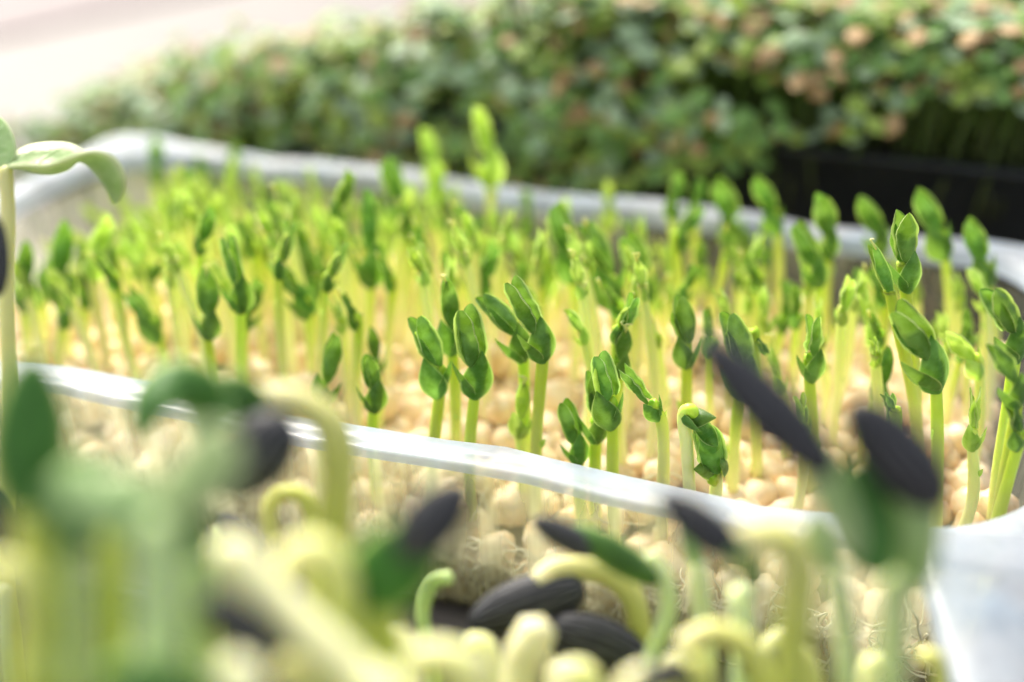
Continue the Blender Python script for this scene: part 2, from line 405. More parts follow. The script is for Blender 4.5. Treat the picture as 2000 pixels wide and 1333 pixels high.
while a < A1 - 20:
    b = B0 + 20.5 + (row % 2) * 4
    while b < B1 - 20:
        ja, jb = a + random.uniform(-1.6, 1.6), b + random.uniform(-1.6, 1.6)
        # keep inside the rounded corners
        ok = True
        for ca, cb, sa, sb in ((A0 + 41, B0 + 41, -1, -1), (A1 - 41, B0 + 41, 1, -1), (A0 + 41, B1 - 41, -1, 1), (A1 - 41, B1 - 41, 1, 1)):
            if (ja - ca) * sa > 0 and (jb - cb) * sb > 0 and math.hypot(ja - ca, jb - cb) > 21: ok = False
        if ok:
            spots.append((ja, jb, bedz(jb) - 4.2 + random.uniform(-2, 1.6) + 1.2 * math.sin(ja * .06) * math.sin(jb * .08)))
            if random.random() < .10: spots.append((ja + 4, jb + 3.5, bedz(jb) + 1.2 + random.uniform(-1, .8)))
        b += 7.8
    a += 7.2; row += 1
def tab_pt(u, v, d, k): return D(u, v, d)
mb = MB(); V = []; F = []; n1, n2 = 10, 8                          # the broad corner tab of the flange, bent down towards the camera
for i in range(n1 + 1):
    for j in range(n2 + 1):
        s, t = i / n1, j / n2
        lft = D(1792 + 125 * max(0, t - .25) ** 1.1 + 8 * math.sin(t * 6), 1056 + 350 * t, 243 - 34 * t)
        rgt = D(2140 + 10 * t, 1075 + 330 * t, 240 - 34 * t)
        p = lft.lerp(rgt, s); p.z += 1.6 * math.sin(s * 5) * math.sin(t * 2.2) + 2.0 * math.exp(-(t / .12) ** 2)
        V.append(p)
F = [(i * (n2 + 1) + j, (i + 1) * (n2 + 1) + j, (i + 1) * (n2 + 1) + j + 1, i * (n2 + 1) + j + 1) for i in range(n1) for j in range(n2)]
mb.add(V, F); tb = mb.build('corner_tab', FROST_TAB, pea_tray, PO)
md = tb.modifiers.new('thick', 'SOLIDIFY'); md.thickness = .0006
for a in range(int(A0 + 26), int(A1 - 24), 8):                                   # second layer seen through the front wall
    spots.append((a + random.uniform(-1.5, 1.5), B0 + 20.3 + random.uniform(-.4, 1), SEEDZ - 18.5 + random.uniform(-.6, .9)))
def project(p):
    q = p - CAM; d = q.dot(FW); return 1000 + FPX * q.dot(RT) / d, 666.5 - FPX * q.dot(UP) / d, d
seen = []; rest = []
for s in spots:
    p = AB(*s); u, v, d = project(p)
    (seen if -40 < u < 2040 and v < 1370 else rest).append((d, p))
seen.sort(key=lambda t: t[0])
for k, (d, p) in enumerate(seen[:300]):
    o = bpy.data.objects.new('pea_seed', peame[k % 6]); col.objects.link(o)
    o.location = p * MM; o.rotation_euler = (random.uniform(0, 6), random.uniform(0, 6), random.uniform(0, 6)); s = random.uniform(.86, 1.14); o.scale = (s, s, s)
    a_, b_ = ab(p); u, v, _d = project(p); zn = 'left' if u < 700 else ('centre' if u < 1350 else 'right')
    if b_ < B0 + 24: tag(o, 'cream pea seed pressed against the clear front wall below the rim, %s part' % zn, 'pea seed', 'pea seeds behind the front wall, %s part' % zn)
    else: tag(o, 'round cream pea seed among the stems above the front rim, %s part' % zn, 'pea seed', 'pea seeds among the stems, %s part' % zn)
mb = MB()
for k, (d, p) in enumerate(seen[300:] + rest):
    R = Matrix.Rotation(random.uniform(0, 6), 3, 'Z') @ Matrix.Rotation(random.uniform(0, 6), 3, 'X')
    src = PEAM[k % 6]; mb.add([p + R @ Vector(v) for v in src.v], src.f)
tag(mb.build('pea_seed_bed', SEED), 'cream pea seeds filling the far end of the clear tray', 'pea seeds', kind='stuff')
# fine roots seen through the front wall and between the seeds
mb = MB()
for k in range(1500):
    a = random.uniform(A0 + 24, A1 - 22); b = B0 + 15.5 + abs(random.gauss(0, 1.2)) if k < 1150 else random.uniform(B0 + 20, B1 - 30)
    z = random.uniform(5, 22) if k < 1150 else SEEDZ - 1
    p = AB(a, b, z); pts = [p]; dr = Vector((random.gauss(0, 1), random.gauss(0, .3), random.gauss(-.9, .9))).normalized()
    for i in range(5):
        dr = (dr + Vector((random.gauss(0, .5), random.gauss(0, .2), random.gauss(0, .45)))).normalized()
        q = pts[-1] + dr * 2.2
        qa, qb = ab(q); qz = min(SEEDZ + 1, max(4, q.z)); qb = max(qb, B0 + 15.3 + max(0, (10 - qz)) * .25)
        pts.append(AB(qa, qb, qz))
    r0 = random.uniform(.22, .45)
    tube(mb, spline(pts, 2), lambda s, r0=r0: r0 * (1 - .6 * s), 4)
tag(mb.build('pea_roots', ROOT), 'tangle of thin pale roots between the peas and the tray wall', 'roots', kind='stuff')

# ------------------------------------------------------------------ pea shoots
VIEW = -FW
def bract(mb, p, dr, L, rnd):
    M = frame_to(p, dr, VIEW + Vector((random.uniform(-.6, .6), 0, 0)), random.uniform(-.5, .5))
    blade(mb, M, L, L * .42, cup=.8, point=.7, nl=6, nw=4, rnd=rnd)
def pea_shoot(pts_stem, node, tip, label, young=0., roll=None, fat=1., wid=.44, stip=True, tend=False, stemr=1.3, second=True, group=None, stipk=.70, bracts=1, c0=0.):
    """pts_stem: stem points from the bed to the node; the folded leaf runs node -> tip"""
    base = pts_stem[0]
    root = empty('pea_shoot', base); tag(root, label, 'pea shoot', group)
    rnd = random.random()
    leafm = PEA_YOUNG if young > .5 else PEA_LEAF
    hv = tip - node; L = hv.length; hd = hv.normalized()
    path = list(pts_stem) + [node]
    sp = spline(path + [node + hd * min(2.2, L * .2)], 6)
    h0 = max(1., (sp[-1] - sp[0]).length)
    mb = MB(); tube(mb, sp, lambda s: stemr * (1.06 - .22 * s + .10 * math.exp(-((s - .86) / .05) ** 2) + .05 * math.sin(s * 17 + rnd * 9)) * (1 if s < .97 else .7), 10, c0, 1.0 - .35 * young, rnd)
    mb.build('stem', PEA_STEM, root, base)
    if roll is None: roll = random.choice((-1, 1)) * random.uniform(.5, 1.1)
    lb = node + hd * L * (.20 if stip else .04)                     # foot of the folded leaf
    Ll = (tip - lb).length
    M = frame_to(lb, hd, VIEW, roll)
    W = L * wid * fat * .84
    bend = random.uniform(.15, .5)
    for sgn in (0, 1):
        m = MB(); Mx = M @ Matrix.Rotation(math.pi * sgn + (.10 if sgn else -.10), 4, 'X') @ Matrix.Translation((0, 0, .26 * W))
        Mx = Mx @ Matrix.Rotation(-.05, 4, 'Y') @ Matrix.Translation((0, (W * .12 if sgn else -W * .05), 0))
        blade(m, Mx, Ll * (.99 if not sgn else .94), W * 1.3, cup=1.4, bend=bend * (1 if not sgn else -.6), k=.92, e=.58, rnd=rnd, curl=.7, wav=.22, nl=18, nw=10, crinkle=.48)
        m.build('leaflet', leafm, root, base)
    if second and L > 7:                                           # a younger folded leaf tucked beside the first
        m = MB(); d2_ = (hd + Vector((random.uniform(-.18, .18), random.uniform(-.15, .15), random.uniform(-.1, .15)))).normalized()
        M2 = frame_to(node + hd * L * .15, d2_, VIEW, roll + 1.6)
        blade(m, M2, L * .66, W * .9, cup=1.5, bend=.2, k=.95, rnd=rnd, nl=10, nw=8, curl=.4, crinkle=.3)
        m.build('young_leaf', PEA_YOUNG if random.random() < .35 else leafm, root, base)
    if stip:
        sd_ = (path[-1] - path[-2]).normalized()
        up_ = (sd_ * .55 + hd * .45).normalized()
        side = hd.cross(VIEW).normalized()
        s0 = random.choice((-1, 1))
        for k, (sx, fz) in enumerate(((.26 * s0, 1.), (-.60 * s0, .35))):
            Ls = L * stipk * random.uniform(.85, 1.05) * (1 if k == 0 else .85)
            dd = (up_ + side * sx * .7).normalized()
            face = VIEW * fz + side * sx * 1.4
            off = (VIEW * fz + side * sx).normalized() * (stemr * .7 + (.12 * W if k == 0 else 0))
            m = MB(); Ms = frame_to(node - sd_ * Ls * .50 + off, dd, face, 0)
            Ms = Ms @ Matrix.Rotation(-.26, 4, 'Y')
            blade(m, Ms, Ls, Ls * .84, cup=1.25, bend=.6, k=.70, e=.60, point=.6, rnd=rnd, nl=12, nw=8, curl=.35, crinkle=.2)
            m.build('stipule', leafm, root, base)
    if tend:
        for q in range(2):
            m = MB(); p0 = tip - hd * L * .1; dr = (hd + Vector((random.uniform(-.5, .5), random.uniform(-.5, .5), .3))).normalized()
            pts = [p0, p0 + dr * 1.2, p0 + dr * 2.0 + Vector((random.uniform(-.8, .8), 0, .3)), p0 + dr * 2.6 + Vector((random.uniform(-1.2, 1.2), 0, -.1))]
            tube(m, spline(pts, 3), lambda s: .28 * (1 - .5 * s), 5); m.build('tendril', TENDRIL, root, base)
    for q in range(bracts):
        k = min(len(sp) - 2, int(len(sp) * random.uniform(.2, .5)))
        m = MB(); p0 = sp[k]; dr = ((sp[k + 1] - sp[k]).normalized() + Vector((random.uniform(-.5, .5), random.uniform(-.5, 0), 0))).normalized()
        bract(m, p0 + Vector((dr.x, dr.y, 0)) * stemr * .8, dr, random.uniform(3, 4.6), rnd); m.build('bract', PEA_YOUNG, root, base)
    return root
def base_at(u, y): 
    # point on the seed bed at world depth y whose column is u
    d = y * math.cos(PITCH) + (CAM.z - SEEDZ) * math.sin(PITCH)
    return Vector(((u - 1000) / FPX * d, y, SEEDZ - 3))
def inside(p, m=17.):
    a, b = ab(p); return min(max(a, A0 + m), A1 - m), min(max(b, B0 + m), B1 - m)
# (tip u, v), (node u, v), base u, depth y, options, label
HERO = [
 # --- sharp front row
 ((812,618),(862,738),843,261,dict(roll=.75,fat=1.05),'left of the three dark green pea heads clustered behind the front rim'),
 ((898,602),(930,735),917,259,dict(roll=-.6,fat=1.05,wid=.46),'middle pea head with pointed stipules in the cluster behind front rim'),
 ((872,545),(882,660),886,272,dict(young=0,roll=.3,tend=True,wid=.36),'pale budding pea shoot rising behind the clustered front pea heads'),
 ((985,551),(1062,668),1046,259,dict(roll=-.85,wid=.42),'tall in-focus pea shoot with one long smooth pod-like leaf'),
 ((945,574),(1020,672),1032,266,dict(roll=.7,wid=.44),'pea shoot with leaf tilted left, tucked beside the tall smooth-leaved one'),
 ((660,657),(628,765),626,272,dict(roll=.6,wid=.36,second=False),'slim pea shoot leaning right just above the left front rim'),
 ((718,698),(730,775),735,267,dict(roll=.4,wid=.5,stipk=.9),'short single pea shoot with rounded bud standing behind the front rim'),
 ((726,642),(733,715),735,285,dict(roll=.4,wid=.36,second=False),'small dark pea tip peeking up behind the short rounded bud'),
 ((434,462),(470,578),472,287,dict(roll=-.8,wid=.38),'tall straight pea shoot with pointed folded leaf left of centre'),
 ((402,528),(404,635),418,285,dict(roll=.5,wid=.5,tend=True),'crumpled pea head beside the tall straight pointed shoot'),
 ((508,548),(482,620),478,300,dict(roll=1.0,wid=.42),'dark pea leaf pointing right behind the tall straight pointed shoot'),
 ((238,568),(306,640),322,303,dict(roll=-.9,wid=.5),'pea shoot with two dark lobes drooping left near the left edge'),
 ((316,510),(284,560),290,325,dict(roll=.4,wid=.5),'small blurred pea tip above the shoot with two dark lobes'),
 ((520,508),(600,592),606,304,dict(roll=-1.0,wid=.42),'pea shoot with dark leaf stretched out to the left of centre'),
 ((716,370),(722,520),716,314,dict(roll=.2,wid=.26,second=False,young=0),'tall slender pea shoot with one narrow upright whitish leaf'),
 ((972,482),(928,565),925,306,dict(roll=.9,wid=.42),'pea shoot with leaf leaning right behind the sharp front cluster'),
 ((1072,404),(1118,520),1122,310,dict(roll=-.7,wid=.44),'stout blurred pea shoot with dark leaf right of the centre'),
 ((1143,432),(1200,560),1205,304,dict(roll=.8,wid=.40,tend=True),'blurred pea shoot with frilled tip right of the stout dark-leaved one'),
 ((1216,456),(1262,560),1266,308,dict(roll=-.8,wid=.46),'bright green pea shoot with blunt leaf beside the frill-tipped one'),
 ((1058,468),(1062,560),1066,320,dict(roll=.2,young=1,wid=.4),'pale young pea shoot between the two stout blurred ones'),
 ((1222,642),(1208,715),1205,266,dict(roll=.5,wid=.46,tend=True,second=False),'small curled pea tip poking above the arching pea leaf'),
 ((1160,694),(1196,800),1203,250,dict(roll=-.8,wid=.52,stipk=.75),'thick pea shoot with swollen stipule just behind the front rim'),
 ((1158,730),(1164,835),1165,256,dict(roll=.5,wid=.36),'narrow dark pea shoot left of the one with the swollen stipule'),
 ((1094,785),(1128,880),1140,255,dict(roll=-.6,wid=.42),'short dark pea shoot tilted left, low against the front rim'),
 ((1024,748),(1012,830),1018,264,dict(roll=.3,young=1,tend=True,wid=.36,second=False),'short yellowish pea shoot with frilly tendrils in front of smooth-leaved one'),
 ((1330,578),(1342,690),1347,270,dict(roll=.35,wid=.46),'pea shoot with two upright lobes left of the blurred sunflower hull'),
 ((1432,612),(1452,740),1432,262,dict(roll=.6,wid=.5),'pea shoot half hidden behind the tip of the blurred sunflower hull'),
 ((1506,690),(1470,655),1480,268,dict(roll=-.9,wid=.5,stip=False),'pea leaf arching right above the blurred sunflower hull'),
 ((1596,618),(1580,715),1592,262,dict(roll=.95,wid=.46,second=False),'pea shoot with pale-edged pointed leaf between the two sunflower hulls'),
 ((1768,414),(1764,535),1790,264,dict(roll=.5,wid=.5),'tall pea shoot with broad upright leaf on the right'),
 ((1708,476),(1742,590),1796,261,dict(roll=.3,wid=.26,second=False,stip=False,tend=True),'thin curved pea tip left of the tall broad-leaved shoot'),
 ((1742,602),(1826,715),1830,244,dict(roll=-.85,wid=.46,stipk=.8),'sharp pea shoot with thick dark lobes on the right'),
 ((1938,566),(1986,668),1992,244,dict(roll=.5,wid=.52),'pea shoot with dark leaf at the right edge of the tray'),
 ((1946,676),(1990,765),1993,231,dict(roll=.3,wid=.34,second=False),'slim light-rimmed pea leaf low at the right edge'),
 ((1980,790),(1990,860),1988,229,dict(roll=.8,wid=.5),'lowest pea tip at the right edge, just above the rim'),
 ((1846,660),(1912,712),1898,266,dict(roll=-.6,wid=.40,young=1,second=False),'light green pea leaf pointing left, right of thick dark lobes'),
 ((1726,768),(1750,812),1756,243,dict(roll=.6,wid=.4,stip=False,second=False),'tiny dark pea leaf between the sunflower hull and the dark-lobed shoot'),
 # --- blurred middle and back, right half
 ((1378,406),(1318,470),1336,322,dict(roll=.9,wid=.40),'blurred pea shoot with leaf swept to the right, right of centre'),
 ((1330,336),(1312,410),1318,350,dict(roll=.6,wid=.46),'leftmost of three pea tips standing against the dark background tray'),
 ((1370,346),(1356,415),1362,356,dict(roll=.3,wid=.4),'middle of three pea tips standing against the dark background tray'),
 ((1394,352),(1440,450),1442,350,dict(roll=-.8,wid=.40),'rightmost of three pea tips close together against the background tray'),
 ((1470,348),(1518,430),1520,335,dict(roll=-.6,wid=.42),'lone leaning pea tip against the black tray side'),
 ((1472,490),(1444,550),1448,314,dict(roll=.7,wid=.46),'short pea tip leaning right behind the sunflower hull tip'),
 ((1468,548),(1490,600),1494,310,dict(roll=.3,young=1,wid=.5),'pale yellow hooked pea shoot behind the sunflower hull'),
 ((1358,522),(1334,575),1340,302,dict(roll=.5,wid=.42,second=False),'pale pea tip above the shoot with two upright lobes'),
 ((1546,440),(1600,535),1594,304,dict(roll=-.8,wid=.44),'pea shoot with curled leaf above a long pale stem'),
 ((1604,382),(1616,480),1606,316,dict(roll=.3,wid=.5),'rounded pale pea head against the black tray, left of the tall leaf'),
 ((1674,394),(1726,470),1690,325,dict(roll=-.6,wid=.42),'blurred pea tip drooping left between round head and tall leaf'),
 ((1786,378),(1842,470),1856,312,dict(roll=-.7,wid=.42),'high blurred pea tip behind the tall broad leaf'),
 ((1886,432),(1926,530),1938,306,dict(roll=-.7,wid=.38),'blurred pea tip against the far right corner of the rim'),
 ((1896,524),(1924,590),1930,292,dict(roll=.3,young=1,wid=.4),'pale yellow pea tip near the far right corner of the tray'),
 # --- left half, blurred
 ((48,474),(44,575),52,318,dict(roll=.4,wid=.38),'dark blurred pea shoot beside the tall sunflower stem at left'),
 ((128,436),(106,560),136,322,dict(roll=.6,wid=.36),'blurred upright pea shoot below the arching sunflower leaf'),
 ((216,428),(172,512),210,318,dict(roll=.8,wid=.42,young=1),'thick pale pea shoot below the tip of the arching sunflower leaf'),
 ((302,270),(304,340),304,405,dict(roll=.4,wid=.5),'pea tip standing alone above the far left rim'),
 ((462,284),(448,350),430,408,dict(roll=.5,wid=.4),'pea tip rising over the far left corner of the rim'),
 ((746,312),(782,410),790,352,dict(roll=-.6,wid=.48),'high broad pea head left of centre against the far rim'),
 ((932,205),(956,330),966,360,dict(roll=.4,wid=.32,young=1,second=False),'tallest pea shoot, a pale tip reaching over the far rim'),
 ((826,248),(852,340),880,378,dict(roll=.4,wid=.42,young=1),'pale pea tip left of the tallest shoot over the far rim'),
 ((852,312),(850,385),858,356,dict(roll=.2,wid=.44,young=1),'whitish pea tip below the far rim beside the tallest shoot'),
 ((1188,352),(1186,430),1182,372,dict(roll=.3,wid=.3,young=1),'thin faint pea tip crossing the far rim right of centre'),
 ((574,470),(620,560),624,322,dict(roll=-.6,wid=.46),'blurred crumpled pea head left of the slender whitish leaf'),
 ((560,385),(580,470),590,352,dict(roll=.5,wid=.5),'blurred broad pea head below the far rim, left of centre'),
 ((640,440),(625,520),640,340,dict(roll=.5,wid=.4),'blurred pea tip between broad head and slender whitish leaf'),
]
LIFT = 0
for (tu, tv), (nu, nv), bu, y, kw, label in HERO:
    B = base_at(bu, y); aa, bb = inside(B); B = AB(aa, bb, bedz(bb) - 3); y = B.y
    dy = random.uniform(-2.5, 1.0)
    Nn = QY(nu, nv, y + random.uniform(-.8, .8)); T = QY(tu, tv, y + dy)
    mid = B.lerp(Nn, .5); mid += Vector((random.uniform(-.8, .8) - (Nn.x - B.x) * .18, random.uniform(-.8, .8), 0))
    kw = dict(kw); kw.setdefault('c0', .22 if y < 290 else .05); kw.setdefault('bracts', random.choice((0, 1, 1)))
    pea_shoot([B, mid], Nn, T, 'pea shoot: ' + label if False else label, **kw)
# two shoots whose stems arch over before the leaf hangs down
def arched(pts, y, node, tip, label, **kw):
    B = base_at(pts[0][0], y); aa, bb = inside(B); B = AB(aa, bb, bedz(bb) - 3); y = B.y
    P = [B] + [QY(u, v, y) for u, v in pts[1:]]
    pea_shoot(P, QY(*node, y - 1), QY(*tip, y - 2.5), label, **kw)
arched([(1296, 0), (1296, 860)], 249, (1282, 800), (1205, 722), 'pea shoot with long leaf arching over to the left behind front rim', roll=-1.1, wid=.30, stip=True, second=False, stipk=.5)
arched([(1360, 0), (1342, 880), (1334, 812)], 244, (1348, 800), (1402, 870), 'pea shoot hooked over with its dark leaf hanging to the right', roll=.4, wid=.5, stipk=.8, stemr=1.3, bracts=0, young=.5)
arched([(1392, 0), (1400, 930)], 245, (1392, 940), (1380, 830), 'pea shoot with rounded dark lobe under the hooked one', roll=.5, wid=.6, second=False, stipk=.7, bracts=0)

# filler shoots of the dense back rows: prototypes, then copies
def copy_tree(o, parent=None):
    c = o.copy(); col.objects.link(c); c.parent = parent
    for ch in o.children: copy_tree(ch, c)
    return c
protos = []
FL = 'blurred pale green pea shoot in the dense far rows of the clear tray'
for k in range(15):
    h = 12 + (k // 3) * 7 + random.uniform(-1, 1); lean = Vector((random.uniform(-5, 5), random.uniform(-3, 3), 0)) * h / 40
    n_ = Vector((0, 0, h)) + lean; t_ = n_ + Vector((random.uniform(-7, 5), random.uniform(-3, 1), random.uniform(6.5, 11)))
    protos.append((h + 11, pea_shoot([Vector((0, 0, 0)), lean * .2 + Vector((random.uniform(-1.5, 1.5), 0, h * .5))], n_, t_, FL, young=0. if k % 3 == 0 else 1., stipk=random.uniform(.45, .65), wid=random.uniform(.34, .46), tend=k % 4 == 1, group='blurred pea shoots of the far rows', stemr=random.uniform(1.1, 1.45)))); protos[-1][1]['dark'] = int(k % 3 == 0)
herob = [ab(base_at(h[2], h[3])) for h in HERO]
placed = []; used = set(); tries = 0
while len(placed) < 235 and tries < 9000:
    tries += 1
    a = random.uniform(A0 + 22, A1 - 22); b = random.uniform(B0 + 36, B1 - 22)
    p = AB(a, b, bedz(b) - 3); u, v, d = project(p)
    if not (-80 < u < 2100): continue
    dens = 1.0 if u < 950 else (.55 if u < 1350 else .38)
    if b < B0 + 58: dens *= .5 if u < 700 else 0.22
    if random.random() > dens: continue
    if any(math.hypot(a - x, b - y_) < 5.2 for x, y_ in placed) or any(math.hypot(a - x, b - y_) < 4.5 for x, y_ in herob): continue
    placed.append((a, b))
    top_lim = 395 + .133 * (u - 1000) - random.choice((0, 10, 30, -40, -80, -30)) if u > 350 else 400 - (u - 350) * .35 + random.uniform(-20, 60)
    hh = random.uniform(38, 54) * (1.0 if u < 1300 else .85)
    while hh > 20 and project(p + Vector((0, 0, hh)))[1] < top_lim: hh -= 1.5
    ph, pr = min(protos, key=lambda t: abs(t[0] - hh) + random.uniform(0, 5))
    o = pr if pr.name not in used else copy_tree(pr)
    used.add(pr.name)
    zone = 'left' if u < 600 else ('centre' if u < 1200 else 'right')
    rowl = 'nearer' if b < B0 + 70 else ('middle' if b < B0 + 100 else 'farthest')
    look = ('short ' if hh < 36 else ('tall ' if hh > 46 else '')) + ('dark green' if pr['dark'] else 'yellow-green')
    tag(o, {'nearer': '%s pea shoot in the nearer rows of the clear tray, %s part', 'middle': '%s pea shoot in the crowded middle rows of the clear tray, %s part',
            'farthest': 'very soft %s pea shoot in the farthest rows by the rim, %s part'}[rowl] % (look, zone), 'pea shoot', '%s pea shoots of the %s rows, %s part' % (look, rowl, zone))
    o.location = p * MM
    o.rotation_euler = (random.uniform(-.1, .1), random.uniform(-.1, .1), random.uniform(-.8, .8))
    s = random.uniform(.80, 1.0); o.scale = (s, s, hh / ph * random.uniform(.97, 1.03))
for ph, pr in protos:
    if pr.name not in used:
        for ch in list(pr.children): bpy.data.objects.remove(ch)
        bpy.data.objects.remove(pr)

# ------------------------------------------------------------------ sunflower tray (shallow, below the frame) and sprouts
SA0, SA1, SB0, SB1 = -262, 60, 70, 206
st = empty('sprout_tray', AB(-100, 140, 0)); tag(st, 'shallow dark tray of sunflower sprouts in front of the clear tray', 'tray'); SO = AB(-100, 140, 0)
bridge([rrect(SA0, SA1, SB0, SB1, 12, 13), rrect(SA0 + 1, SA1 - 1, SB0 + 1, SB1 - 1, 12, 14), rrect(SA0 + 5, SA1 - 5, SB0 + 5, SB1 - 5, 12, 14), rrect(SA0 + 5.6, SA1 - 5.6, SB0 + 5.6, SB1 - 5.6, 12, 13),
        rrect(SA0 + 8, SA1 - 8, SB0 + 8, SB1 - 8, 12, 1)], None, 'last').build('pan', BLACKP, st, SO)
so = bridge([rrect(SA0 + 6.5, SA1 - 6.5, SB0 + 6.5, SB1 - 6.5, 12, 9), rrect(SA0 + 30, SA1 - 30, SB0 + 30, SB1 - 30, 12, 10.5)], mwarp, 'last').build('soil', SOIL)
tag(so, 'dark crumbly soil in the shallow sprout tray', 'soil', kind='stuff')

def dm(d): return d + .13 * (270 - d) if d < 235 else d
def DS(u, v, d): return D(u, v, dm(d))
def px(d): return dm(d) / FPX
def hull(parent, base, p0, p1, wpx, d, flat=.62, name='seed_hull'):
    a, b = DS(*p0), DS(*p1); L = (b - a).length; W = wpx * px(d)
    M = frame_to(a, b - a, VIEW + Vector((random.uniform(-.5, .5), 0, random.uniform(-.3, .3))), 0)
    mb = MB(); nl, ns = 16, 18; V = []; Cc = []; F = []
    for i in range(nl + 1):
        s = i / nl; r = W / 2 * (math.sin(math.pi * min(1, (.015 + s * .97)) ** .9)) ** .48
        for k in range(ns):
            t = 2 * math.pi * k / ns; ridge = 1 + .03 * math.cos(4 * t)
            V.append(M @ Vector((L * s, r * math.cos(t) * ridge, r * flat * math.sin(t) * ridge))); Cc.append((s, abs(1 - 2 * k / ns), 0))
    for i in range(nl):
        for k in range(ns): F.append((i * ns + k, i * ns + (k + 1) % ns, (i + 1) * ns + (k + 1) % ns, (i + 1) * ns + k))
    F.append(tuple(range(ns))[::-1]); F.append(tuple(range(nl * ns, nl * ns + ns)))
    mb.add(V, F, Cc); return mb.build(name, HULL, parent, base)
def coty(parent, base, p0, p1, wpx, d, mat, bend=.4, roll=0., cup=.35, face=None, thick=1.1, k=.9):
    a, b = DS(*p0), DS(*p1); M = frame_to(a, b - a, face if face else VIEW, roll)
    L = (b - a).length; 
    if abs(bend) > .01: 
        L2 = L * (bend / 2) / math.sin(bend / 2); M = M @ Matrix.Rotation(-bend / 2, 4, 'Y')
    else: L2 = L
    mb = MB(); blade(mb, M, L2, wpx * px(d), cup=cup, bend=bend, k=k, e=.6, nl=18, nw=10, thick=thick, rnd=random.random(), wav=.1)
    return mb.build('cotyledon', mat, parent, base)
def sprout(label, stem, rpx, mat=SUN_STEM, ground=True, c0=0., c1=1., taper=.1, group=None):
    """stem: (u, v, depth) from the bottom up; continued down to the soil when it leaves the frame"""
    P = [DS(*s) for s in stem]
    if ground:
        g = P[0].copy(); lean = (P[0] - P[1]); lean.z = 0
        g = Vector((P[0].x + max(-6, min(6, lean.x)), P[0].y + max(-4, min(4, lean.y)), 8.0))
        if P[0].z > 14: P = [g, g.lerp(P[0], .5)] + P
    base = P[0].copy()
    o = empty('sunflower_sprout', base); tag(o, label, 'sunflower sprout', group)
    r = rpx * .88 * px(stem[-1][2]); ph_ = random.uniform(0, 6); mb = MB()
    tube(mb, spline(P, 7), lambda s: r * (1.05 - taper * s + .05 * math.sin(s * 9 + ph_) + .03 * math.sin(s * 23 + ph_ * 2)), 14, c0, c1, random.random()); mb.build('stem', mat, o, base)
    return o, base

def arch_leaf(parent, base, pts, wpx, mat, face, twist=.5, cup=.28):
    P = spline([DS(*p) for p in pts], 6); mb = MB(); V = []; Cc = []; F = []; nw = 8
    d = pts[0][2]; fr = frames(P); n = len(P); side0 = None
    for i, p in enumerate(P):
        s = i / (n - 1); t = fr[i][0]; f_ = (face - t * face.dot(t)).normalized(); side = f_.cross(t)
        hw = wpx * px(d) / 2 * max(.18 * (1 - s), prof(.03 + s * .95, .95, .55))
        tw = s * twist
        for j in range(nw + 1):
            q = -1 + 2 * j / nw
            V.append(p + side * math.cos(tw) * q * hw + f_ * (math.sin(tw) * q * hw - cup * hw * q * q)); Cc.append((s, abs(q) ** 3, .5))
    nn = nw + 1
    for i in range(n - 1):
        for j in range(nw): F.append((i * nn + j, (i + 1) * nn + j, (i + 1) * nn + j + 1, i * nn + j + 1))
    mb.add(V, F, Cc); ob = mb.build('cotyledon', mat, parent, base)
    md = ob.modifiers.new('thick', 'SOLIDIFY'); md.thickness = .0005; md.offset = 0
# S1: big right-hand sprout carrying two hulls
o, b = sprout('large blurred sunflower sprout with two dark hulls at right', [(1735, 1420, 165), (1745, 1250, 165), (1750, 1130, 165)], 36, SUN_GREEN, c1=.6)
ca = coty(o, b, (1735, 1120, 163), (1540, 790, 158), 150, 160, SUN_LEAF_PALE, bend=.25, roll=.7, cup=.6)
coty(o, b, (1722, 1128, 160), (1668, 905, 160), 150, 160, SUN_LEAF, bend=-.3, roll=.1, cup=.5)
cb = coty(o, b, (1770, 1170, 166), (1775, 830, 163), 160, 164, SUN_LEAF_PALE, bend=.5, roll=-.8, cup=.6)
hull(ca, b, (1625, 925, 155), (1366, 658, 152), 116, 154)
hull(cb, b, (1838, 990, 160), (1662, 782, 158), 138, 159)
# S2
o, b = sprout('blurred sunflower sprout hooked left with grey hull over the front rim', [(1540, 1420, 165), (1548, 1250, 165), (1560, 1120, 165), (1530, 1058, 165), (1470, 1050, 165), (1420, 1075, 165)], 42, c1=1.)
hull(o, b, (1448, 1090, 163), (1290, 965, 165), 92, 164)
coty(o, b, (1430, 1080, 160), (1492, 1160, 160), 45, 160, SUN_LEAF, bend=-.3, roll=.3)
# S3
o, b = sprout('sunflower sprout with dark green leaf ending in a slim hull, under the rim', [(1252, 1420, 215), (1272, 1290, 215), (1304, 1200, 215), (1296, 1130, 215), (1268, 1085, 215)], 20, SUN_GREEN)
ca = coty(o, b, (1288, 1140, 213), (1108, 1030, 213), 72, 213, SUN_LEAF, bend=.75, roll=.35, cup=.6)
coty(o, b, (1285, 1120, 217), (1120, 1025, 217), 60, 217, SUN_LEAF, bend=.6, roll=-.5, cup=.6)
hull(ca, b, (1168, 1082, 212), (1040, 1015, 212), 52, 212)
# S4
o, b = sprout('sunflower sprout bent in a cream arch with a striped grey hull', [(1240, 1420, 238), (1250, 1270, 238), (1236, 1170, 238), (1180, 1118, 238), (1095, 1112, 237), (1050, 1140, 236)], 29, SUN_STEM, c1=1.)
hull(o, b, (1140, 1146, 236), (918, 1220, 236), 110, 236)
